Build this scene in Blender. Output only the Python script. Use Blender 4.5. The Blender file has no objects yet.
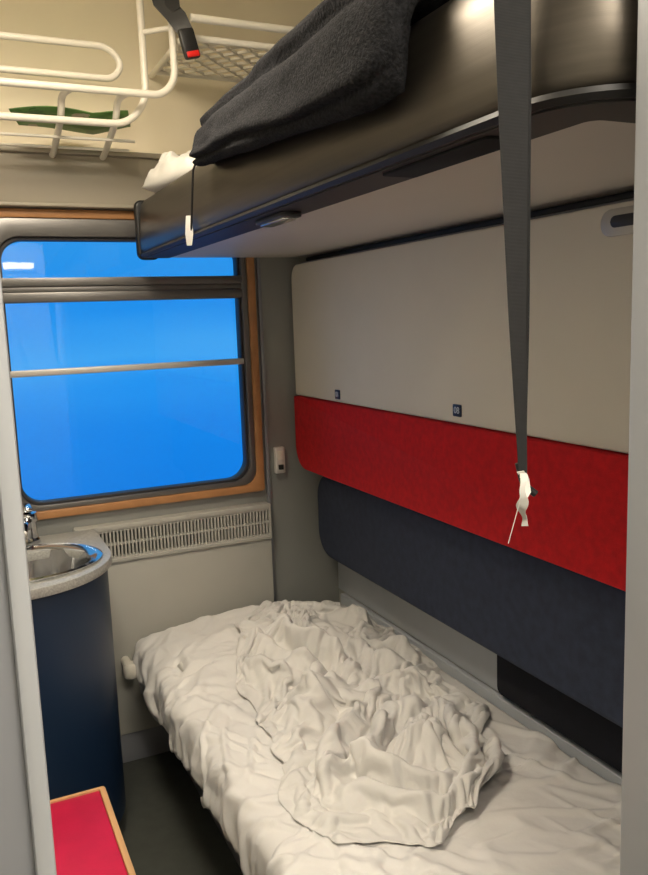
import bpy, bmesh, math, random
from mathutils import Vector, Matrix, noise
random.seed(4)
S=bpy.context.scene
COL=S.collection
try:
    S.view_settings.view_transform='Standard'
except Exception as e: print(e)

# ------------------------------------------------------------ materials
def mat(name,col,rough=.6,metal=0,bump=0,bscale=60,var=0.06,vscale=6,emit=None,estr=0,stretch=None,coat=0,bdist=.01,ramp=None):
    m=bpy.data.materials.new(name); m.use_nodes=True
    n=m.node_tree.nodes; l=m.node_tree.links; b=n['Principled BSDF']
    b.inputs['Roughness'].default_value=rough; b.inputs['Metallic'].default_value=metal
    if coat: b.inputs['Coat Weight'].default_value=coat
    tc=n.new('ShaderNodeTexCoord'); mp=n.new('ShaderNodeMapping')
    l.new(tc.outputs['Object'],mp.inputs['Vector'])
    if stretch: mp.inputs['Scale'].default_value=stretch
    nz=n.new('ShaderNodeTexNoise'); nz.inputs['Scale'].default_value=vscale; nz.inputs['Detail'].default_value=4
    l.new(mp.outputs[0],nz.inputs['Vector'])
    cr=n.new('ShaderNodeValToRGB')
    cr.color_ramp.elements[0].position=.3; cr.color_ramp.elements[1].position=.7
    cr.color_ramp.elements[0].color=[c*(1-var) for c in col]+[1]
    cr.color_ramp.elements[1].color=[min(1,c*(1+var)) for c in col]+[1]
    if ramp:
        cr.color_ramp.interpolation='CONSTANT'
        for i,(p,c) in enumerate(ramp):
            e=cr.color_ramp.elements[i] if i<2 else cr.color_ramp.elements.new(p)
            e.position=p; e.color=(*c,1)
    l.new(nz.outputs['Fac'],cr.inputs[0]); l.new(cr.outputs[0],b.inputs['Base Color'])
    if bump:
        n2=n.new('ShaderNodeTexNoise'); n2.inputs['Scale'].default_value=bscale; n2.inputs['Detail'].default_value=3
        l.new(mp.outputs[0],n2.inputs['Vector'])
        bp=n.new('ShaderNodeBump'); bp.inputs['Strength'].default_value=bump; bp.inputs['Distance'].default_value=bdist
        l.new(n2.outputs['Fac'],bp.inputs['Height']); l.new(bp.outputs[0],b.inputs['Normal'])
    if emit:
        b.inputs['Emission Color'].default_value=(*emit,1); b.inputs['Emission Strength'].default_value=estr
    return m
def srgb(r,g,b):
    f=lambda c:((c/255+.055)/1.055)**2.4 if c>10 else c/255/12.92
    return (f(r),f(g),f(b))
M={}
M['wall']=mat('wall_laminate',srgb(181,180,172),.5,bump=.05,bscale=200,var=.03,bdist=.002)
M['wallc']=mat('corridor_laminate',srgb(205,200,190),.6,var=.03)
M['wallg']=mat('wall_grey',srgb(148,150,146),.5,bump=.05,bscale=200,var=.03,bdist=.002)
M['ceil']=mat('ceiling_laminate',srgb(248,236,208),.5,var=.015)
M['cornice']=mat('cornice_laminate',srgb(170,162,146),.45,var=.03)
M['floor']=mat('floor_vinyl',srgb(72,74,69),.45,bump=.05,bscale=150,var=.12,vscale=30,bdist=.002)
M['wood']=mat('beech_wood',srgb(180,130,84),.4,var=.12,vscale=10,stretch=(2,8,2))
M['gasket']=mat('dark_gasket',srgb(50,50,54),.5)
M['alu']=mat('aluminium',srgb(124,122,120),.38,metal=.7,var=.04)
M['palealu']=mat('pale_metal',srgb(196,193,186),.4,metal=.3,var=.03)
M['bronze']=mat('brushed_bronze_metal',srgb(93,87,79),.38,metal=.8,bump=.05,bscale=120,var=.12,vscale=10,stretch=(1,.12,8),bdist=.002)
M['black']=mat('black_plastic',srgb(26,26,28),.4,var=.05)
M['lip']=mat('dark_rail_edge',srgb(30,29,28),.5,var=.05)
M['strip']=mat('strip_dark_metal',srgb(46,43,41),.55,metal=.2,var=.05)
M['recess']=mat('recess_black',srgb(8,8,8),.9)
M['under']=mat('berth_underside',srgb(206,201,192),.5,var=.02,vscale=3)
M['panelw']=mat('padded_panel_vinyl',srgb(230,225,213),.6,bump=.3,bscale=250,var=.03,vscale=4,bdist=.001)
M['red']=mat('red_fabric',srgb(204,16,24),.9,bump=.5,bscale=500,var=.12,vscale=60,bdist=.001)
M['blue']=mat('dark_blue_fabric',srgb(54,62,82),.95,bump=.5,bscale=500,var=.15,vscale=40,bdist=.001)
M['navy']=mat('navy_fabric',srgb(22,24,34),.95,bump=.4,bscale=500,var=.15,vscale=40,bdist=.001)
M['strapwall']=mat('pale_grey_strip',srgb(200,204,210),.5,var=.03)
M['sheet']=mat('white_cotton',srgb(228,226,223),.85,bump=.4,bscale=45,var=.02,bdist=.003)
M['duvet']=mat('white_cotton_crumpled',srgb(224,222,218),.85,bump=.45,bscale=60,var=.03,bdist=.003)
M['pillow']=mat('pillow_cotton',srgb(232,229,222),.85,bump=.2,bscale=40,var=.02,bdist=.003)
M['blanket']=mat('grey_wool',srgb(45,45,47),1,bump=1,bscale=260,var=.4,vscale=180,bdist=.003)
M['blanket'].node_tree.nodes['Principled BSDF'].inputs['Specular IOR Level'].default_value=.05
def webbing():
    m=mat('strap_webbing',srgb(34,34,35),.9,var=.08,vscale=100)
    n=m.node_tree.nodes;l=m.node_tree.links
    tc=n.new('ShaderNodeTexCoord'); wv=n.new('ShaderNodeTexWave'); wv.bands_direction='Z'; wv.inputs['Scale'].default_value=240; wv.inputs['Distortion'].default_value=1
    l.new(tc.outputs['Object'],wv.inputs['Vector'])
    bp=n.new('ShaderNodeBump'); bp.inputs['Strength'].default_value=.3; bp.inputs['Distance'].default_value=.0006
    l.new(wv.outputs['Fac'],bp.inputs['Height']); l.new(bp.outputs[0],n['Principled BSDF'].inputs['Normal']); return m
M['strap']=webbing()
M['white']=mat('white_enamel_tube',srgb(236,230,216),.3,var=.02)
M['frame']=mat('light_grey_paint',srgb(168,171,176),.4,var=.02)
M['frame2']=mat('grey_paint',srgb(134,136,142),.45,var=.02)
M['cab']=mat('blue_cabinet_laminate',srgb(22,44,72),.4,var=.08,vscale=3)
M['counter']=mat('speckled_countertop',srgb(170,170,165),.35,var=.22,vscale=200)
M['steel']=mat('stainless_steel',srgb(205,206,208),.12,metal=1,var=.03)
M['paper']=mat('paper',srgb(225,222,216),.8,var=.02)
M['print']=mat('magazine_print',(0,0,0),.4,vscale=8,ramp=[(.0,srgb(84,132,64)),(.46,srgb(108,158,80)),(.62,srgb(200,190,160)),(.68,srgb(170,90,60))])
M['redp']=mat('red_plastic',srgb(210,30,25),.35)
M['lamp']=mat('lamp_diffuser',(.9,.88,.8),.4,emit=(1,.87,.67),estr=17)
M['rlamp']=mat('reading_lamp_lens',(.7,.7,.68),.15,metal=.8)
M['stoolred']=mat('stool_red_vinyl',srgb(198,20,66),.5,bump=.15,bscale=300,var=.08,vscale=20,bdist=.001)
M['lightwood']=mat('light_wood',srgb(210,164,114),.45,var=.1,stretch=(8,1,8))
M['plate']=mat('number_plate_blue',srgb(22,34,62),.4)
M['ptext']=mat('number_white',srgb(225,228,232),.5)
def glass_mat():
    m=bpy.data.materials.new('window_glass'); m.use_nodes=True
    n=m.node_tree.nodes; l=m.node_tree.links; n.clear()
    o=n.new('ShaderNodeOutputMaterial'); mx=n.new('ShaderNodeMixShader'); t=n.new('ShaderNodeBsdfTransparent'); g=n.new('ShaderNodeBsdfGlossy')
    g.inputs['Roughness'].default_value=.02; fr=n.new('ShaderNodeFresnel'); fr.inputs[0].default_value=1.45
    l.new(fr.outputs[0],mx.inputs[0]); l.new(t.outputs[0],mx.inputs[1]); l.new(g.outputs[0],mx.inputs[2]); l.new(mx.outputs[0],o.inputs[0])
    return m
M['glass']=glass_mat()

# ------------------------------------------------------------ helpers
def mk(name,verts,faces,m,smooth=False,bevel=0,seg=2,autosm=True):
    me=bpy.data.meshes.new(name)
    c=Vector(((min(v[0] for v in verts)+max(v[0] for v in verts))/2,(min(v[1] for v in verts)+max(v[1] for v in verts))/2,(min(v[2] for v in verts)+max(v[2] for v in verts))/2))
    me.from_pydata([Vector(v)-c for v in verts],[],faces)
    bm=bmesh.new(); bm.from_mesh(me)
    bmesh.ops.recalc_face_normals(bm,faces=bm.faces)
    if bevel:
        ed=[e for e in bm.edges if len(e.link_faces)==2 and e.calc_face_angle(0)>math.radians(50)]
        bmesh.ops.bevel(bm,geom=ed,offset=bevel,segments=seg,affect='EDGES',profile=.5,clamp_overlap=True)
    for f in bm.faces: f.smooth=smooth or bevel>0
    bm.to_mesh(me); bm.free()
    if smooth or bevel:
        try: me.set_sharp_from_angle(angle=math.radians(40))
        except Exception: pass
    me.materials.append(m)
    o=bpy.data.objects.new(name,me); o.location=c; COL.objects.link(o); return o
def boxvf(a,b):
    x0,y0,z0=a;x1,y1,z1=b
    v=[(x0,y0,z0),(x1,y0,z0),(x1,y1,z0),(x0,y1,z0),(x0,y0,z1),(x1,y0,z1),(x1,y1,z1),(x0,y1,z1)]
    f=[(0,3,2,1),(4,5,6,7),(0,1,5,4),(1,2,6,5),(2,3,7,6),(3,0,4,7)]
    return v,f
def box(name,a,b,m,bevel=0,seg=2):
    v,f=boxvf(a,b); return mk(name,v,f,m,bevel=bevel,seg=seg)
def boxes(name,lst,m,bevel=0):
    V=[];F=[]
    for a,b in lst:
        v,f=boxvf(a,b); k=len(V); V+=v; F+=[tuple(i+k for i in q) for q in f]
    return mk(name,V,F,m,bevel=bevel)
def rrect(a0,a1,b0,b1,r,n=8):
    if not isinstance(r,(tuple,list)): r=(r,)*4
    P=[]
    cs=[(a0,b0,1,1,180),(a1,b0,-1,1,270),(a1,b1,-1,-1,0),(a0,b1,1,-1,90)]
    for (ax,bx,sx,sy,st),rr in zip(cs,r):
        rr=max(rr,1e-4)
        for i in range(n+1):
            t=math.radians(st+90*i/n)
            P.append((ax+sx*rr+rr*math.cos(t),bx+sy*rr+rr*math.sin(t)))
    return P
def prism(name,P,axis,d0,d1,m,bevel=0,seg=2,smooth=False):
    def pt(p,d):
        if axis=='X': return (d,p[0],p[1])
        if axis=='Y': return (p[0],d,p[1])
        return (p[0],p[1],d)
    n=len(P); V=[pt(p,d0) for p in P]+[pt(p,d1) for p in P]
    F=[tuple(range(n)),tuple(range(n,2*n))]+[(i,(i+1)%n,n+(i+1)%n,n+i) for i in range(n)]
    return mk(name,V,F,m,bevel=bevel,seg=seg,smooth=smooth)
def ring(name,Po,Pi,axis,d0,d1,m,bevel=0):
    def pt(p,d):
        if axis=='X': return (d,p[0],p[1])
        if axis=='Y': return (p[0],d,p[1])
        return (p[0],p[1],d)
    n=len(Po); V=[pt(p,d0) for p in Po]+[pt(p,d0) for p in Pi]+[pt(p,d1) for p in Po]+[pt(p,d1) for p in Pi]
    F=[]
    for i in range(n):
        j=(i+1)%n
        F+=[(i,j,n+j,n+i),(2*n+i,2*n+j,3*n+j,3*n+i),(i,j,2*n+j,2*n+i),(n+i,n+j,3*n+j,3*n+i)]
    return mk(name,V,F,m,bevel=bevel)
def fillet(pts,r,n=6):
    pts=[Vector(p) for p in pts]; out=[pts[0]]
    for i in range(1,len(pts)-1):
        p=pts[i]; a=(pts[i-1]-p); b=(pts[i+1]-p)
        rr=min(r,a.length*.5,b.length*.5); A=p+a.normalized()*rr; B=p+b.normalized()*rr
        for k in range(n+1):
            t=k/n; out.append((1-t)**2*A+2*t*(1-t)*p+t*t*B)
    out.append(pts[-1]); return out
def tube(name,pts,rad,m,r=.04,closed=False,seg=12):
    P=fillet(pts,r) if len(pts)>2 and r>0 else [Vector(p) for p in pts]
    V=[];F=[];up=Vector((.13,.31,.94)).normalized(); prev=None
    for i,p in enumerate(P):
        t=(P[min(i+1,len(P)-1)]-P[max(i-1,0)]).normalized()
        if prev is None: nn=t.cross(up).normalized()
        else: nn=(prev-t*prev.dot(t)).normalized()
        prev=nn; bb=t.cross(nn)
        for k in range(seg):
            a=2*math.pi*k/seg; V.append(p+rad*(nn*math.cos(a)+bb*math.sin(a)))
    for i in range(len(P)-1):
        for k in range(seg):
            k2=(k+1)%seg; F.append((i*seg+k,i*seg+k2,(i+1)*seg+k2,(i+1)*seg+k))
    F.append(tuple(range(seg))); F.append(tuple((len(P)-1)*seg+k for k in range(seg)))
    return mk(name,V,F,m,smooth=True)
def lathe(name,prof,c,m,seg=40,sx=1,sy=1):
    V=[];F=[];n=len(prof)
    for i in range(seg):
        a=2*math.pi*i/seg
        for r,z in prof: V.append((c[0]+sx*r*math.cos(a),c[1]+sy*r*math.sin(a),c[2]+z))
    for i in range(seg):
        j=(i+1)%seg
        for k in range(n-1): F.append((i*n+k,j*n+k,j*n+k+1,i*n+k+1))
    o=mk(name,V,F,m,smooth=True)
    bm=bmesh.new(); bm.from_mesh(o.data); bmesh.ops.remove_doubles(bm,verts=bm.verts,dist=1e-5); bmesh.ops.recalc_face_normals(bm,faces=bm.faces); bm.to_mesh(o.data); bm.free()
    return o
def ribbon(name,pts,widths,wdir,th,m):
    V=[];F=[]
    n=len(pts)
    for i,p in enumerate(pts):
        p=Vector(p); w=Vector(wdir[i] if isinstance(wdir,list) else wdir).normalized()
        t=(Vector(pts[min(i+1,n-1)])-Vector(pts[max(i-1,0)])).normalized(); nn=t.cross(w).normalized()
        h=widths[i]/2
        V+=[p-w*h-nn*th/2,p+w*h-nn*th/2,p+w*h+nn*th/2,p-w*h+nn*th/2]
    for i in range(n-1):
        for k in range(4):
            k2=(k+1)%4; F.append((4*i+k,4*i+k2,4*i+4+k2,4*i+4+k))
    F+=[(0,1,2,3),tuple(4*(n-1)+k for k in range(4))]
    return mk(name,V,F,m,smooth=True)
def struct(o,*kids):
    o['kind']='structure'
    for k in kids: par(k,o)
    return o
def par(k,p):
    k.parent=p; k.matrix_parent_inverse=Matrix.Translation(-Vector(p.location))
def top(o,label,cat,kids=(),**kw):
    o['label']=label;o['category']=cat
    for k in kids: par(k,o)
    for a,b in kw.items(): o[a]=b
    return o
def empty(name,loc):
    e=bpy.data.objects.new(name,None); e.location=loc; e.empty_display_size=.05; COL.objects.link(e); return e

L,R,D=-.35,1.2,2.5
DY0,DY1=.5,.56
# ------------------------------------------------------------ shell
struct(box('floor',(L-.05,-1.0,-.05),(R+.05,D+.05,0),M['floor']))
struct(box('wall_right',(R,-1.0,0),(R+.05,D+.05,2.4),M['wall']))
struct(box('wall_left',(L-.05,-1.0,0),(L,D+.05,2.4),M['wall']))
struct(box('wall_corridor',(L-.05,-1.05,0),(R+.05,-1.0,2.4),M['wallc']))
wx0,wx1,wz0,wz1=.13,.915,.84,1.70
struct(boxes('wall_window',[((L,D,0),(wx0,D+.06,2.4)),((wx1,D,0),(R,D+.06,2.4)),((wx0,D,0),(wx1,D+.06,wz0)),((wx0,D,wz1),(wx1,D+.06,2.4))],M['wallg']))
dx0,dx1=.032,.578
struct(boxes('wall_door',[((L,DY0,0),(dx0-.012,DY1,2.4)),((dx1+.03,DY0,0),(R,DY1,2.4)),((dx0-.012,DY0,2.1),(dx1+.03,DY1,2.4))],M['frame2']))
fr=boxes('trim_1',[((dx0-.012,DY0-.008,0),(dx0,DY1,2.1)),],M['frame'],bevel=.003); struct(fr)
fr=boxes('trim_2',[((dx1,DY0-.04,0),(dx1+.03,DY1,2.1))],M['frame'],bevel=.004); struct(fr)
P=[(-1.0,2.35)]
for i in range(13):
    t=math.radians(90*i/12); P.append((2.2+.298*math.sin(t),2.05+.30*math.cos(t)))
P+= [(2.498,1.9),(2.4995,1.9),(2.4995,2.42),(-1.0,2.42)]
struct(prism('ceiling',P,'X',L+.001,R-.001,M['ceil'],smooth=True))
struct(boxes('trim_3',[((L+.001,2.46,1.752),(R-.001,2.499,1.888)),((L+.001,2.445,1.888),(R-.001,2.499,1.902)),((L+.001,2.452,1.742),(R-.001,2.499,1.752))],M['cornice'],bevel=.003))
struct(box('trim_4',(.938,2.486,.02),(.950,2.4995,1.742),M['frame2'],bevel=.002))
# ------------------------------------------------------------ window
n=10
woodo=rrect(.095,.928,.832,1.739,.012,n); woodi=rrect(.135,.902,.857,1.714,.05,n)
wf=ring('window_frame',woodo,woodi,'Y',2.482,2.4995,M['wood'],bevel=.003); wf['label']='beech wood surround'
g0=rrect(.135,.902,.857,1.714,.05,n); g1=rrect(.158,.882,.873,1.662,.06,n)
gk=ring('window_gasket',g0,g1,'Y',2.488,2.53,M['alu'],bevel=.002); gk['label']='grey aluminium inner frame'
h0=rrect(.158,.882,.873,1.662,.06,n); h1=rrect(.166,.874,.880,1.652,.062,n)
gk2=ring('window_seal',h0,h1,'Y',2.500,2.54,M['gasket'],bevel=.001); gk2['label']='black rubber seal'
mul=boxes('window_mullion',[((.158,2.486,1.474),(.884,2.53,1.503)),((.158,2.492,1.503),(.884,2.53,1.520)),((.158,2.486,1.520),(.884,2.53,1.545))],M['alu'],bevel=.003)
mul['label']='grey metal transom of the opening vent'
bar=box('window_bar',(.160,2.494,1.260),(.882,2.52,1.279),M['palealu'],bevel=.004)
gl=box('window_pane',(.16,2.53,.870),(.882,2.535,1.658),M['glass'])
w=empty('window_1',(.525,2.5,.805)); struct(w,wf,gk,gk2,mul,bar,gl)
# ------------------------------------------------------------ heater cover with grille
body=box('cover_panel',(.30,2.462,.10),(.935,2.4985,.672),M['wall'],bevel=.004)
fr=ring('grille_frame',rrect(.30,.935,.672,.792,.004,2),rrect(.31,.927,.684,.776,.004,2),'Y',2.455,2.4985,M['wall'],bevel=.002)
bk=box('grille_back',(.31,2.485,.684),(.927,2.4985,.776),M['black'])
sl=[]
x=.311
while x<.924:
    sl.append(((x,2.458,.684),(x+.0055,2.475,.776))); x+=.0112
for z in (.684,.7265,.770): sl.append(((.31,2.459,z),(.927,2.478,z+.006)))
gr=boxes('grille_slats',sl,M['wall'])
plinth=box('heater_plinth',(.30,2.47,0),(.935,2.4985,.10),M['frame2'],bevel=.003)
h=empty('heater_cover',(.63,2.48,0)); top(h,'pale grey heater cover with slotted grille below the window','heater',[body,fr,bk,gr,plinth])
v1=tube('valve_body',[(.420,2.4615,.350),(.420,2.39,.350)],.014,M['white'],0)
v2=lathe('valve_knob',[(0,-.022),(.020,-.022),(.023,-.015),(.023,.015),(.018,.022),(0,.022)],(.420,2.375,.352),M['white'],20)
e=empty('radiator_valve',(.420,2.42,.33)); top(e,'small white radiator valve knob beside the berth','valve',[v1,v2])
s1=box('switch_plate',(.968,2.478,.885),(1.004,2.499,.975),M['paper'],bevel=.004)
s2=lathe('switch_knob',[(0,-.008),(.009,-.008),(.009,.008),(0,.008)],(.986,2.474,.908),M['black'],16)
s3=box('switch_rocker',(.975,2.474,.932),(.997,2.479,.963),M['white'],bevel=.002)
e=empty('light_switch',(.986,2.49,.885)); top(e,'small white wall switch with a dark round knob','switch',[s1,s2,s3])

# ------------------------------------------------------------ wash cabinet and basin
def cabpoly(x0,x1,y0,y1,r,n=16):
    return rrect(x0,x1,y0,y1,(.01,r,.001,.001),n)
cb=ring('cabinet_body',cabpoly(L+.002,.345,1.955,2.455,.25),cabpoly(L+.02,.332,1.968,2.442,.238),'Z',.06,.762,M['cab'])
for p in cb.data.polygons: p.use_smooth=True
try: cb.data.set_sharp_from_angle(angle=math.radians(40))
except Exception: pass
kick=prism('cabinet_plinth',cabpoly(L+.002,.315,1.99,2.455,.22),'Z',0,.06,M['black'])
dr=box('cabinet_door',(L+.03,1.947,.10),(.06,1.955,.73),M['cab'],bevel=.003)
hd=tube('door_handle',[(.03,1.947,.55),(.03,1.92,.55),(.03,1.92,.66),(.03,1.947,.66)],.005,M['steel'],.01)
par(hd,dr)
e=empty('wash_cabinet',(0,2.2,0)); top(e,'dark blue wash cabinet with a rounded corner','cabinet',[cb,kick,dr])
cx,cy=.125,2.165; rx,ry=.19,.155
outer=cabpoly(L+.002,.357,1.94,2.453,.26,17)
inn=[]
for p in outer:
    a=math.atan2((p[1]-cy)/ry,(p[0]-cx)/rx); inn.append((cx+rx*.97*math.cos(a),cy+ry*.97*math.sin(a)))
ct=ring('countertop',outer,inn,'Z',.766,.791,M['counter'],bevel=.003)
bs=lathe('basin_bowl',[(.203,.0),(.205,.005),(.198,.008),(.187,.005),(.174,-.004),(.162,-.065),(.14,-.115),(.07,-.138),(.0,-.142)],(cx,cy,.7925),M['steel'],64,1,.82)
par(bs,ct); bs['label']='stainless steel oval basin'
dn=lathe('basin_drain',[(0,.004),(.018,.004),(.022,0),(.024,-.002)],(cx,cy,.654),M['black'],20); par(dn,ct)
top(ct,'speckled pale grey washbasin counter with an oval steel bowl','washbasin')
f1=lathe('tap_base',[(0,0),(.030,0),(.030,.010),(.024,.016),(.023,.06),(.027,.066),(.025,.088),(0,.094)],(.165,2.385,.792),M['steel'],28)
f2=tube('tap_spout',[(.165,2.385,.84),(.150,2.32,.862),(.142,2.28,.845)],.013,M['steel'],.02)
f3=box('tap_lever',(.152,2.355,.886),(.178,2.43,.900),M['steel'],bevel=.005)
e=empty('water_tap',(.165,2.385,.792)); top(e,'small chrome tap on the washbasin counter','tap',[f1,f2,f3])

# ------------------------------------------------------------ red topped stool
sx0,sx1,sy0,sy1,sz=-.16,.213,1.25,1.607,.45
st=box('seat_top',(sx0+.008,sy0+.008,sz-.03),(sx1-.012,sy1-.008,sz),M['stoolred'],bevel=.004); st['label']='bright red padded top'
ed=ring('seat_edge',rrect(sx0,sx1,sy0,sy1,.008,3),rrect(sx0+.008,sx1-.012,sy0+.008,sy1-.008,.004,3),'Z',sz-.045,sz+.003,M['lightwood'],bevel=.002)
bd=box('seat_board',(sx0+.008,sy0+.008,sz-.044),(sx1-.012,sy1-.008,sz-.0305),M['lightwood'])
legs=[]
for (a,b) in ((sx0+.02,sy0+.02),(sx1-.05,sy0+.02),(sx0+.02,sy1-.05),(sx1-.05,sy1-.05)):
    legs.append(box('leg',(a,b,0),(a+.03,b+.03,sz-.0445),M['lightwood'],bevel=.003))
e=empty('stool',((sx0+sx1)/2,(sy0+sy1)/2,0)); top(e,'low stool with a red padded top and light wood edge','stool',[st,ed,bd]+legs)

# ------------------------------------------------------------ lower berth
BX0,BX1=.455,1.165
b1=box('berth_base',(.56,.6,0),(BX1,2.42,.30),M['frame2'],bevel=.004)
mt=box('mattress',(BX0,.6,.302),(BX1,2.42,.43),M['sheet'],bevel=.03,seg=4)
bp=box('wall_rail',(1.180,.6,.0),(1.199,2.45,.435),M['strapwall'],bevel=.003)
e=empty('lower_berth',(.85,1.5,0)); top(e,'low berth with a mattress along the compartment wall','bed',[b1,mt,bp])
def pillow(name,c,hx,hy,hz,m,amp=.01,seed=0,nx=36,rot=0):
    V=[];F=[]
    cr,sr=math.cos(rot),math.sin(rot)
    for s in (1,-1):
        for i in range(nx+1):
            for j in range(nx+1):
                u=-1+2*i/nx; v=-1+2*j/nx
                hh=max(0,(1-abs(u)**2.6))**.5*max(0,(1-abs(v)**2.6))**.5
                nn=noise.noise(Vector((u*2.2+seed,v*2.2,s)))*amp+abs(noise.noise(Vector((u*5+seed,v*5,s))))*amp*.8
                if s<0: nn=0
                X=hx*u*(1-.06*v*v); Y=hy*v*(1-.06*u*u)
                V.append((c[0]+X*cr-Y*sr,c[1]+X*sr+Y*cr,c[2]+(s*hz*(1 if s>0 else .6)*hh)+nn*(hh**.5)))
    q=(nx+1)**2
    for s in (0,1):
        for i in range(nx):
            for j in range(nx):
                a=s*q+i*(nx+1)+j; F.append((a,a+1,a+nx+2,a+nx+1))
    o=mk(name,V,F,m,smooth=True)
    bm=bmesh.new(); bm.from_mesh(o.data); bmesh.ops.remove_doubles(bm,verts=bm.verts,dist=2e-4); bmesh.ops.recalc_face_normals(bm,faces=bm.faces); bm.to_mesh(o.data); bm.free()
    return o
pl=pillow('pillow',(.72,2.19,.448),.22,.18,.026,M['pillow'],amp=.012)
top(pl,'thin white pillow tucked under the bed sheet','pillow')

# cloth simulation ------------------------------------------------
def grid(name,f,nu,nv,m):
    V=[f(i/nu,j/nv) for i in range(nu+1) for j in range(nv+1)]
    F=[(i*(nv+1)+j,(i+1)*(nv+1)+j,(i+1)*(nv+1)+j+1,i*(nv+1)+j+1) for i in range(nu) for j in range(nv)]
    me=bpy.data.meshes.new(name); me.from_pydata(V,[],F); me.materials.append(m)
    for p in me.polygons: p.use_smooth=True
    o=bpy.data.objects.new(name,me); COL.objects.link(o); return o
def sim(o,cols,frames,shrink=0,selfc=False,bend=.3,tension=15,q=5):
    for c in cols:
        c.modifiers.new('Collision','COLLISION'); c.collision.thickness_outer=.004; c.collision.cloth_friction=40; c.collision.damping=.9
    md=o.modifiers.new('Cloth','CLOTH'); s=md.settings
    s.quality=q; s.mass=.25; s.tension_stiffness=tension; s.compression_stiffness=tension; s.shear_stiffness=5; s.bending_stiffness=bend
    s.air_damping=3; s.shrink_min=shrink
    c=md.collision_settings; c.distance_min=.004; c.collision_quality=2
    c.use_self_collision=selfc; c.self_distance_min=.006
    S.frame_start=1; S.frame_end=frames+1; md.point_cache.frame_start=1; md.point_cache.frame_end=frames+1
    for f in range(1,frames+1): S.frame_set(f)
    dg=bpy.context.evaluated_depsgraph_get()
    me=bpy.data.meshes.new_from_object(o.evaluated_get(dg))
    o.modifiers.clear(); o.data=me
    for c in cols: c.modifiers.clear()
    S.frame_set(1)
def edge_smooth(o,nu,nv,w=2,it=4):
    bm=bmesh.new(); bm.from_mesh(o.data); bm.verts.ensure_lookup_table()
    sel=[bm.verts[i*(nv+1)+j] for i in range(nu+1) for j in range(nv+1) if min(i,nu-i,j,nv-j)<w]
    for _ in range(it): bmesh.ops.smooth_vert(bm,verts=sel,factor=.5,use_axis_x=True,use_axis_y=True,use_axis_z=True)
    bm.to_mesh(o.data); bm.free()
def ridge(q,s=3.2):
    t=max(0,1-abs(noise.noise(q))*s); return t*t*(3-2*t)
def wr(x,y,z,k=1):
    w=.05*noise.noise(Vector((x*4,y*4,z*4)))
    a=ridge(Vector(((x+y*.55+w)*12,(y-x*.5)*3,z*3+2)),5)
    b=ridge(Vector(((x-y*.45+w)*10,(y+x*.8)*2.6,z*3+9)),5)
    c=ridge(Vector(((x+w)*5+4,(y+w*2)*16,z*4+4)),5)
    d=ridge(Vector(((x*.7+y*.7+w*2)*26,(y-x)*7,z*3+21)),5)
    f=lambda o_: min(1,max(0,(noise.noise(Vector((x*3.2,y*3.2,o_)))+.15)*2.2))
    return k*(a*f(1)+b*f(8)+.8*c*f(15)+.35*d*f(22))
def finish(o,th,sub,amp):
    def app():
        dg=bpy.context.evaluated_depsgraph_get(); me=bpy.data.meshes.new_from_object(o.evaluated_get(dg)); o.modifiers.clear(); o.data=me
    sb=o.modifiers.new('Sub','SUBSURF'); sb.levels=sub; sb.render_levels=sub; app()
    me=o.data; nn=[v.normal.copy() for v in me.vertices]
    for v,nv_ in zip(me.vertices,nn):
        if nv_.z<0: nv_=-nv_ if abs(nv_.z)>.2 else nv_
        v.co+=nv_*amp*wr(*v.co)
    for p in me.polygons: p.use_smooth=True
    sd=o.modifiers.new('Solid','SOLIDIFY'); sd.thickness=th; sd.offset=1; app()
def fs(u,v):
    X=.105+(1.165-.105)*u; Y=.62+(2.43-.62)*v
    fl=1-.7*min(1,max(0,(X-.85)/.2))
    z=.532+fl*(.028*noise.noise(Vector((X*4,Y*4,0)))+.042*abs(noise.noise(Vector((X*8,Y*3.5,3)))))
    if Y>1.9 and X<.85: z+=.045*abs(noise.noise(Vector((X*7,Y*10,11))))
    if X<.48: z+=.034*math.sin(Y*27+5*noise.noise(Vector((Y*3,0,0))))*min(1,(.48-X)/.15)
    return (X,Y,z)
sh=grid('bed_sheet',fs,66,112,M['sheet'])
sim(sh,[mt,pl],28,shrink=-.035,bend=.15)
rows=[(1.00,.64,.92),(1.16,.57,1.03),(1.42,.54,1.12),(1.74,.58,1.14),(2.08,.64,1.14),(2.36,.76,1.14)]
def ext(y):
    for (a,p,q),(b,r,s) in zip(rows,rows[1:]):
        if y<=b:
            t=(y-a)/(b-a); p,q=p+(r-p)*t,q+(s-q)*t; break
    else: p,q=rows[-1][1:]
    p+=.055*noise.noise(Vector((y*7,1,0)))+.025*noise.noise(Vector((y*17,5,0)))
    q+=.035*noise.noise(Vector((y*7,9,0)))+.02*noise.noise(Vector((y*17,15,0)))
    return p,min(q,1.15)
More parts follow.
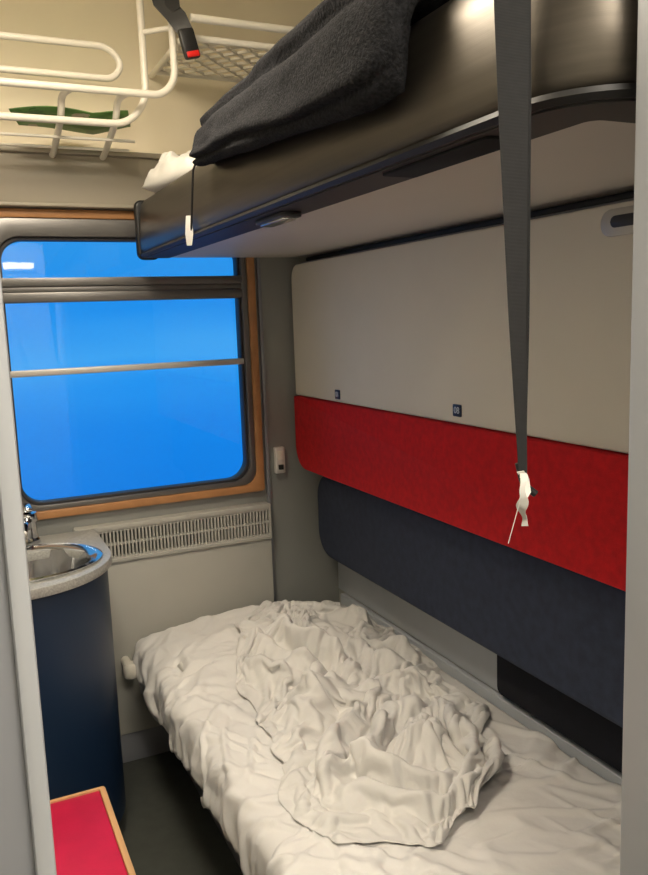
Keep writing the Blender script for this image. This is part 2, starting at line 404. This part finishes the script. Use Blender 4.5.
def fd(u,v):
    y=1.17+1.17*v
    y+=(1-v)**4*.07*noise.noise(Vector((u*4,3,0)))
    a,b=ext(y); x=a+(b-a)*u
    y-= .07*(1-(2*u-1)**2)*max(0,1-v*5)
    e=min(u,1-u,v,1-v); k=min(1,e*6)
    q=Vector((x,y,0)); wn=noise.noise(q*3.5)
    r=math.hypot((x-.88)*1.1,y-1.42)
    ph=r*2*math.pi/.108+2.6*wn*2.2
    h1=(.5+.5*math.sin(ph))
    ph2=((x+.35*y)*2*math.pi/.10)+5.5*noise.noise(q*3+Vector((3,8,0)))
    h2=(.5+.5*math.sin(ph2))
    t=min(1,max(0,(y-1.62)/.3))
    h=.056*(h1*(1-t)+h2*t)+.036*noise.noise(q*12)+.013*noise.noise(q*24)
    dx=.045*noise.noise(q*6.5+Vector((0,0,20))); dy=.045*noise.noise(q*6.5+Vector((0,0,30)))
    return (x+dx*(.4+.6*k),y+dy*(.4+.6*k),.558+.008*k+h*(.10+k*1.0))
nu,nv=68,138
dv=grid('duvet_cover',fd,nu,nv,M['duvet'])
sim(dv,[sh],21,shrink=-.11,selfc=True,bend=.22,tension=10)
edge_smooth(dv,nu,nv)
finish(dv,.0015,2,.0042); finish(sh,.002,2,.0085)
top(sh,'rumpled white cotton bed sheet draped over the berth edge','bed sheet')
top(dv,'crumpled off-white duvet cover heaped on the berth','duvet')

# ------------------------------------------------------------ back cushions
bc=prism('backrest_cushion',rrect(.62,2.47,.59,.884,(.02,.09,.09,.02)),'X',1.108,1.199,M['blue'],bevel=.03,seg=6)
top(bc,'long dark blue-grey upholstered backrest cushion','cushion')
bc=prism('side_cushion',rrect(.62,1.55,.450,.585,(.01,.02,.02,.01)),'X',1.172,1.199,M['navy'],bevel=.008)
top(bc,'short near-black padded strip behind the mattress','cushion')
struct(box('trim_5',(1.193,.62,.44),(1.1995,2.49,.60),M['strapwall'],bevel=.001))
# ------------------------------------------------------------ folded middle berth
PX=1.05
w1=prism('berth_panel',rrect(.62,2.475,1.148,1.575,(.005,.005,.045,.005)),'X',PX,1.12,M['panelw'],bevel=.008,seg=3); w1['label']='off-white padded vinyl upper part'
w2=prism('berth_rim',rrect(.615,2.484,.897,1.582,(.02,.085,.05,.01)),'X',PX+.02,1.1995,M['frame2'],bevel=.004)
w3=prism('berth_cushion',rrect(.62,2.475,.903,1.145,(.02,.075,.005,.005)),'X',PX-.008,1.12,M['red'],bevel=.010,seg=3); w3['label']='red fabric lower part'
hp=prism('pull_handle',rrect(.985,1.085,1.520,1.566,.022),'X',PX-.004,PX+.01,M['palealu'],bevel=.003); hp['label']='recessed oval metal handle'
hi=prism('handle_recess',rrect(1.0,1.060,1.534,1.554,.010),'X',PX-.0055,PX,M['gasket'],bevel=.001); par(hi,hp)
kids=[w1,w2,w3,hp]
def plate(txt,y,z):
    p=prism('number_plate',rrect(y-.016,y+.016,z-.014,z+.014,.003,3),'X',PX-.003,PX+.001,M['plate'],bevel=.0008)
    cu=bpy.data.curves.new('t','FONT'); cu.body=txt; cu.size=.022; cu.align_x='CENTER'; cu.align_y='CENTER'; cu.extrude=.0004
    t=bpy.data.objects.new('t',cu); COL.objects.link(t)
    dg=bpy.context.evaluated_depsgraph_get(); dg.update(); me=bpy.data.meshes.new_from_object(t.evaluated_get(dg)); bpy.data.objects.remove(t)
    mw=Matrix(((0,0,-1,0),(-1,0,0,0),(0,1,0,0),(0,0,0,1)))
    me.transform(mw); me.materials.clear(); me.materials.append(M['ptext'])
    o=bpy.data.objects.new('plate_number',me); o.location=(PX-.0034,y,z); COL.objects.link(o); par(o,p)
    p['label']='small dark blue number plate'; return p
kids+= [plate('01',2.15,1.172),plate('08',1.526,1.179)]
e=empty('folded_berth',(1.1,1.55,.897)); top(e,'folded middle berth with off-white panel and red cushion','berth',kids)

# ------------------------------------------------------------ upper berth
UY0,UY1=.575,2.39
RC=.10
def railpath():
    pts=[((.54,UY1),(1,0))]
    for i in range(1,12): pts.append(((.54,UY1+(UY0+RC-UY1)*i/12),(1,0)))
    for i in range(13):
        a=math.radians(90*i/12)
        d=(math.cos(a),math.sin(a)); c=(.54+RC,UY0+RC)
        pts.append(((c[0]-RC*d[0],c[1]-RC*d[1]),d))
    pts.append(((1.19,UY0),(0,1))); return pts
def sweep(name,prof,m):
    V=[];F=[];path=railpath();k=len(prof)
    for (px,py),(dx,dy) in path:
        for u,z in prof: V.append((px+dx*u,py+dy*u,z))
    for j in range(len(path)-1):
        for i in range(k):
            i2=(i+1)%k; F.append((j*k+i,j*k+i2,(j+1)*k+i2,(j+1)*k+i))
    F+=[tuple(range(k)),tuple((len(path)-1)*k+i for i in range(k))]
    return mk(name,V,F,m,smooth=True)
prof=[(.08,1.602),(.016,1.600),(.005,1.606),(.0,1.618),(-.0005,1.66),(.005,1.715),(.012,1.745),(.022,1.756),(.036,1.757),(.046,1.750),(.048,1.735),(.046,1.64),(.08,1.64)]
rail=sweep('front_rail',prof,M['bronze']); rail['label']='brushed bronze metal rail'
strip=sweep('rail_strip',[(.010,1.592),(.084,1.592),(.084,1.6005),(.010,1.6005)],M['strip']); strip['label']='dark metal underside strip'
lip=sweep('rail_edge',[(.004,1.594),(.010,1.594),(.012,1.600),(.006,1.604),(.001,1.606),(-.0015,1.600)],M['lip'])
un=box('berth_underside',(.622,UY0+.08,1.600),(1.198,UY1+.08,1.64),M['under'],bevel=.004); un['label']='off-white flat underside'
mat2=box('mattress',(.592,UY0+.06,1.642),(1.19,UY1-.02,1.735),M['blue'],bevel=.02,seg=3)
cap=prism('end_cap',rrect(.533,.60,1.588,1.758,.020,5),'Y',UY1,UY1+.025,M['black'],bevel=.008,seg=3)
rl=prism('reading_lamp',rrect(.566,.608,1.36,1.51,.014,5),'Z',1.583,1.5925,M['gasket'],bevel=.002)
rll=prism('lamp_lens',rrect(.573,.601,1.372,1.498,.010,5),'Z',1.579,1.5835,M['rlamp'],bevel=.001); par(rll,rl)
hr=prism('grip_recess',rrect(.560,.614,.75,.99,.006,4),'Z',1.5885,1.5925,M['recess'],bevel=.001)
rb=box('rear_rail',(1.10,UY0+.05,1.586),(1.198,UY1+.07,1.5995),M['gasket'],bevel=.003)
e=empty('upper_berth',(.87,1.5,1.6)); top(e,'upper berth with bronze metal edge and pale underside','bunk',[rail,strip,lip,un,mat2,cap,rl,hr,rb])

# thick folded and rolled blanket hung over the rail
sec=[(.532,1.668),(.520,1.656),(.498,1.653),(.480,1.676),(.475,1.73),(.486,1.784),(.520,1.828),(.585,1.850),(.665,1.846),(.735,1.824),(.79,1.793),(.815,1.768),(.80,1.742),(.72,1.745),(.64,1.756),(.60,1.768),(.565,1.768),(.545,1.762),(.5345,1.735),(.5345,1.70)]
def refine(P,n=4):
    out=[];k=len(P)
    for i in range(k):
        p0,p1,p2,p3=[Vector((*P[(i+d)%k],0)) for d in(-1,0,1,2)]
        for s in range(n):
            t=s/n
            q=.5*((2*p1)+(-p0+p2)*t+(2*p0-5*p1+4*p2-p3)*t*t+(-p0+3*p1-3*p2+p3)*t**3)
            out.append((q.x,q.y))
    return out
RN=6
nout=11*RN
sec=refine(sec,RN)
V=[];F=[];ny=150;k=len(sec)
for j in range(ny+1):
    t=j/ny; y=.84+.84*t
    tp=.30*t
    e0=max(0,1-t/.07); e1=max(0,1-(1-t)/.05); rd=math.sqrt(max(0,1-max(e0,e1)**2))
    row=[]
    for i,(a,b) in enumerate(sec):
        aa,bb=a,b
        lift=min(1,t*.62)
        if i<=nout:
            s=i/nout
            if b>1.768: bb=b-(b-1.768)*tp
            else: bb=b+(1.762-b)*lift
            aa=a+(.522-a)*(.35*t) if a<.6 else a-(a-.6)*tp*.6
            cx_,cz_=.60,1.765
            dx,dz=aa-cx_,bb-cz_; l=math.hypot(dx,dz) or 1
            nn=noise.noise(Vector((a*9,y*5,b*9)))*.010+noise.noise(Vector((a*28,y*12,b*28)))*.004
            w_=.03*noise.noise(Vector((y*4,0,3)))
            for s0,dp in ((.24,.012),(.45,.015),(.68,.011)):
                dd=(s-s0-w_-.05*t)
                nn-=dp*math.exp(-(dd/.014)**2)
                nn+=.007*math.exp(-((dd-.035)/.03)**2)
            fade=min(1,i/6,(nout-i)/6)
            aa+=dx/l*nn*fade; bb+=dz/l*nn*fade
        elif b<1.75 and a<.56: bb=b+(1.766-b)*lift
        row.append([aa,bb])
    if rd<1:
        r2=[list(p) for p in row]
        for i in range(k):
            if i<=nout: o_=nout+(1-i/nout)*(k-nout)
            else: o_=nout*(1-(i-nout)/(k-nout))
            o0=int(o_)%k; o1=(o0+1)%k; f=o_-int(o_)
            ox=row[o0][0]*(1-f)+row[o1][0]*f; oz=row[o0][1]*(1-f)+row[o1][1]*f
            mx_,mz_=(row[i][0]+ox)/2,(row[i][1]+oz)/2
            r2[i]=[mx_+(row[i][0]-mx_)*rd, mz_+(row[i][1]-mz_)*rd]
        row=r2
    for a,b in row:
        ys=0
        if a<.60: ys=.05*max(0,(1.745-b)/.09)**2*max(0,1-t/.3)
        V.append((a,y+ys,b))
for j in range(ny):
    for i in range(k):
        i2=(i+1)%k; F.append((j*k+i,j*k+i2,(j+1)*k+i2,(j+1)*k+i))
F+=[tuple(range(k)),tuple(ny*k+i for i in range(k))]
bl=mk('rolled_blanket',V,F,M['blanket'],smooth=True)
bm=bmesh.new(); bm.from_mesh(bl.data)
bmesh.ops.smooth_vert(bm,verts=bm.verts,factor=.3,use_axis_x=True,use_axis_y=True,use_axis_z=True)
bm.to_mesh(bl.data); bm.free()
try: bl.data.set_sharp_from_angle(angle=math.radians(180))
except Exception: pass
top(bl,'dark grey wool blanket rolled over the upper berth rail','blanket')
up=pillow('pillow',(.70,2.17,1.780),.14,.18,.06,M['pillow'],amp=.045,seed=5,nx=50,rot=.2)
top(up,'crumpled white pillow corner at the end of the upper berth','pillow')
c1=tube('cord_loop',[(.60,1.74,1.762),(.56,1.75,1.772),(.529,1.77,1.74),(.530,1.80,1.66),(.530,1.82,1.60)],.0025,M['black'],.015,seg=8)
c2=ribbon('paper_tag',[(.526,1.815,1.64),(.525,1.818,1.60),(.526,1.825,1.575)],[.014,.018,.012],(.9,-.35,0),.001,M['paper'])
e=empty('tag_cord',(.53,1.8,1.6)); top(e,'thin dark cord with a white paper tag over the rail','cord',[c1,c2])

# ------------------------------------------------------------ hanging strap
wd=(.80,-.60,0)
pts=[];ws=[];wds=[];pts2=[];wd2=[]
for i in range(60):
    t=i/59; z=2.345-(2.345-1.232)*t
    off=.010*max(0,(t-.5))*2
    g=min(1,max(0,(1.85-z)/.25))*min(1,max(0,(z-1.24)/.15))
    pts.append((.513+off-.003*g,.655-.010*t,z))
    ws.append(.034 if z>1.70 else max(.009,.034-.025*((1.70-z)/.46)))
    an=math.radians(-37+max(0,(1.75-z))*45); wds.append((math.cos(an),math.sin(an),0))
    pts2.append((.517+off+.005*g,.661-.010*t+.002*g,z)); an=math.radians(-37-max(0,(1.75-z))*70); wd2.append((math.cos(an),math.sin(an),0))
s1=ribbon('strap_webbing',pts,ws,wds,.002,M['strap'])
s2=ribbon('strap_webbing',pts2,[w*.9 for w in ws],wd2,.002,M['strap'])
s3=tube('strap_hook',[(.523,.652,1.245),(.527,.649,1.222),(.538,.643,1.212)],.0038,M['black'],.01)
tg=[];tw=[];td=[]
for i in range(24):
    t=i/23
    tg.append((.519-.006*math.sin(t*math.pi*1.3)+.004*t+.0015*math.sin(t*17),.640-.006*math.sin(t*5),1.237-.058*t))
    tw.append(.0065+.004*math.sin(t*math.pi)+.0015*math.sin(t*13))
    an=math.radians(-37+55*math.sin(t*6)); td.append((math.cos(an),math.sin(an),.25*math.sin(t*9)))
s4=ribbon('paper_tag',tg,tw,td,.0006,M['paper'])
s6=ribbon('paper_tag',[(.5185,.6435,1.238),(.527,.646,1.228),(.526,.642,1.215),(.519,.6405,1.208)],[.007,.008,.008,.007],(.80,-.60,.2),.0006,M['paper'])
s5=tube('tag_thread',[(.521,.638,1.23),(.509,.640,1.19),(.502,.642,1.165)],.0004,M['paper'],.01,seg=6)
e=empty('hanging_strap',(.52,.65,1.2)); top(e,'dark grey webbing strap hanging with a white tag','strap',[s1,s2,s3,s4,s6,s5])

# ------------------------------------------------------------ luggage rack
W=M['white']
kids=[]
kids.append(tube('rack_rail',[(L+.02,2.25,2.045),(.47,2.25,2.045),(.495,2.25,2.085),(.46,2.25,2.125),(L+.02,2.25,2.125)],.0088,W,.035))
kids.append(tube('rack_rail',[(L+.02,2.22,1.925),(.49,2.22,1.925),(.545,2.22,1.985),(.545,2.22,2.345)],.0095,W,.06))
kids.append(tube('rack_rail',[(L+.02,2.16,1.99),(.575,2.16,1.99),(.61,2.16,2.03),(.61,2.16,2.345)],.0095,W,.035))
for x in (.03,.325,.465):
    kids.append(tube('rack_bracket',[(x,2.47,1.885),(x,2.44,1.885),(x,2.24,1.935),(x,2.20,1.985),(x+.02,2.16,1.99)],.009,W,.03))
for y in (2.32,2.40):
    kids.append(tube('rack_slat',[(L+.02,y,1.913+(y-2.25)*-.12),(.53,y,1.913+(y-2.25)*-.12)],.004,W,0))
kids.append(tube('rack_cross_tube',[(.545,2.22,2.16),(.61,2.16,2.16)],.007,W,0))
e=empty('luggage_rack',(.2,2.3,1.9)); top(e,'white tubular luggage rack above the window','rack',kids)
kids=[]
kids.append(tube('shelf_frame',[(.63,2.48,2.13),(.63,2.13,2.13),(1.17,2.13,2.13),(1.17,2.48,2.13)],.009,W,.04))
kids.append(tube('shelf_front_rail',[(.64,2.09,2.165),(1.18,2.09,2.165)],.010,W,0))
kids.append(tube('shelf_rail',[(.63,2.42,2.125),(1.17,2.42,2.125)],.008,W,0))
V=[];F=[]
def wire(a,b,r=.0032):
    a=Vector(a);b=Vector(b);t=(b-a).normalized();u=t.cross(Vector((0,0,1))).normalized()*r;w=t.cross(u).normalized()*r
    k=len(V)
    for p in (a,b):
        for q in (u+w,-u+w,-u-w,u-w): V.append(p+q)
    for i in range(4): F.append((k+i,k+(i+1)%4,k+4+(i+1)%4,k+4+i))
sp_=.060
for s in (1,-1):
    c=-1.0
    while c<3:
        y0,y1=2.13,2.42
        xa=c+s*(y0-2.26)*1.0; xb=c+s*(y1-2.26)*1.0
        ta,tb=0,1
        for lim,lo in ((.63,True),(1.17,False)):
            tt=(lim-xa)/(xb-xa)
            if (xa<lim)==lo and (xb<lim)!=lo: ta=max(ta,tt)
            elif (xb<lim)==lo and (xa<lim)!=lo: tb=min(tb,tt)
            elif (xa<lim)==lo and (xb<lim)==lo: ta,tb=1,0
        if tb>ta+.02: wire((xa+(xb-xa)*ta,y0+(y1-y0)*ta,2.128),(xa+(xb-xa)*tb,y0+(y1-y0)*tb,2.128))
        c+=sp_
kids.append(mk('wire_mesh',V,F,W))
e=empty('wire_shelf',(.9,2.3,2.12)); top(e,'white wire mesh shelf above the upper berth','shelf',kids)
V=[];F=[]
for i in range(17):
    for j in range(5):
        t=i/16; V.append((.20+.30*t+.03*j/4,2.245+(.026+.022*math.sin(t*3))*j,1.950-.003*j+.012*abs(math.sin(t*4.5))+.006*t))
for i in range(16):
    for j in range(4): F.append((5*i+j,5*i+j+1,5*i+j+6,5*i+j+5))
mz=mk('magazine',V,F,M['print'],smooth=True); sd=mz.modifiers.new('s','SOLIDIFY'); sd.thickness=.003
top(mz,'green printed magazine lying on the luggage rack','magazine')
b1_=ribbon('belt_webbing',[(.585,2.12,2.33),(.565,2.11,2.25),(.575,2.105,2.20),(.600,2.08,2.16),(.620,2.07,2.12)],[.04,.05,.05,.05,.04],(.85,-.3,.3),.004,M['black'])
b2_=box('buckle_body',(.603,2.058,2.058),(.645,2.078,2.130),M['black'],bevel=.007)
b3_=box('buckle_button',(.608,2.054,2.060),(.640,2.06,2.074),M['redp'],bevel=.002)
b4_=ribbon('belt_webbing',[(.610,2.115,2.30),(.595,2.105,2.25),(.595,2.085,2.17)],[.04,.045,.04],(.7,-.3,.5),.004,M['black'])
e=empty('safety_belt',(.60,2.10,2.1)); top(e,'black safety belt with red buckle hanging from the rack','belt',[b1_,b2_,b3_,b4_])
for k_ in (b2_,b3_):
    c=Vector((.624,2.07,2.10)); rot=Matrix.Rotation(math.radians(-14),4,'Y')
    k_.data.transform(Matrix.Translation(-k_.location)@Matrix.Translation(c)@rot@Matrix.Translation(-c)@Matrix.Translation(k_.location))

# ------------------------------------------------------------ lamps
def lamp(name,a,b,power,col,label,h=.05):
    bx=box('lamp_housing',(a[0]-.02,a[1]-.02,a[2]+h),(b[0]+.02,b[1]+.02,2.349),M['white'],bevel=.004)
    df=box('lamp_diffuser',(a[0],a[1],a[2]),(b[0],b[1],a[2]+h),M['lamp'],bevel=.002)
    e=empty(name,((a[0]+b[0])/2,(a[1]+b[1])/2,a[2])); top(e,label,'lamp',[bx,df])
    ld=bpy.data.lights.new(name,'AREA'); ld.shape='RECTANGLE'; ld.size=b[0]-a[0]; ld.size_y=b[1]-a[1]; ld.energy=power; ld.color=col
    lo=bpy.data.objects.new(name+'_light',ld); lo.location=((a[0]+b[0])/2,(a[1]+b[1])/2,a[2]-.01); COL.objects.link(lo)
lamp('ceiling_lamp',(.02,1.25,2.25),(.32,1.65,2.35),10,(1,.89,.74),'flat warm ceiling lamp of the compartment',.085)
lamp('corridor_lamp',(.1,-.55,2.31),(.6,.05,2.35),15,(1,.96,.90),'flat pale ceiling lamp of the corridor',.012)
wl1=box('lamp_housing',(.40,-.999,1.80),(.62,-.975,1.87),M['white'],bevel=.004)  # unseen glowing strip, added so the window pane reflects a pale streak
wl2=box('lamp_diffuser',(.41,-.975,1.815),(.61,-.955,1.855),M['lamp'],bevel=.004)
e=empty('added_glow_strip',(.51,-.98,1.80)); top(e,'unseen glowing strip added for a reflection in the window pane','lamp',[wl1,wl2])

# ------------------------------------------------------------ world dusk
Wd=bpy.data.worlds.new('dusk'); S.world=Wd; Wd.use_nodes=True
n=Wd.node_tree.nodes; l=Wd.node_tree.links; bg=n['Background']
tc=n.new('ShaderNodeTexCoord'); sx=n.new('ShaderNodeSeparateXYZ'); l.new(tc.outputs['Generated'],sx.inputs[0])
cr=n.new('ShaderNodeValToRGB')
mr=n.new('ShaderNodeMapRange'); mr.inputs[1].default_value=-.35; mr.inputs[2].default_value=.35
nz=n.new('ShaderNodeTexNoise'); nz.inputs['Scale'].default_value=4
mpw=n.new('ShaderNodeMapping'); mpw.inputs['Scale'].default_value=(.5,.5,3); l.new(tc.outputs['Generated'],mpw.inputs['Vector']); l.new(mpw.outputs[0],nz.inputs['Vector'])
ad=n.new('ShaderNodeMath'); ad.operation='MULTIPLY_ADD'; ad.inputs[1].default_value=.12; l.new(nz.outputs['Fac'],ad.inputs[0]); l.new(sx.outputs['Z'],ad.inputs[2])
l.new(ad.outputs[0],mr.inputs[0]); l.new(mr.outputs[0],cr.inputs[0])
E=cr.color_ramp.elements
E[0].position=.2; E[0].color=(*srgb(14,114,222),1); E[1].position=.85; E[1].color=(*srgb(70,166,240),1)
for p,c in ((.36,(22,136,238)),(.47,(38,152,246)),(.53,(64,168,249)),(.60,(34,148,243)),(.72,(46,154,241))):
    x=E.new(p); x.color=(*srgb(*c),1)
l.new(cr.outputs[0],bg.inputs[0]); bg.inputs[1].default_value=1.0

# ------------------------------------------------------------ camera
fw=Vector((.4173,.8983,-.1478)).normalized(); upv=Vector((.0905,.1095,.9885)); upv=(upv-fw*upv.dot(fw)).normalized(); rt=fw.cross(upv)
cd=bpy.data.cameras.new('camera'); cd.sensor_fit='VERTICAL'; cd.sensor_height=24; cd.lens=800/875*24; cd.clip_start=.02
co=bpy.data.objects.new('camera',cd); COL.objects.link(co)
mw=Matrix((rt,upv,-fw)).transposed().to_4x4(); mw.translation=Vector((0,0,1.40)); co.matrix_world=mw
S.camera=co
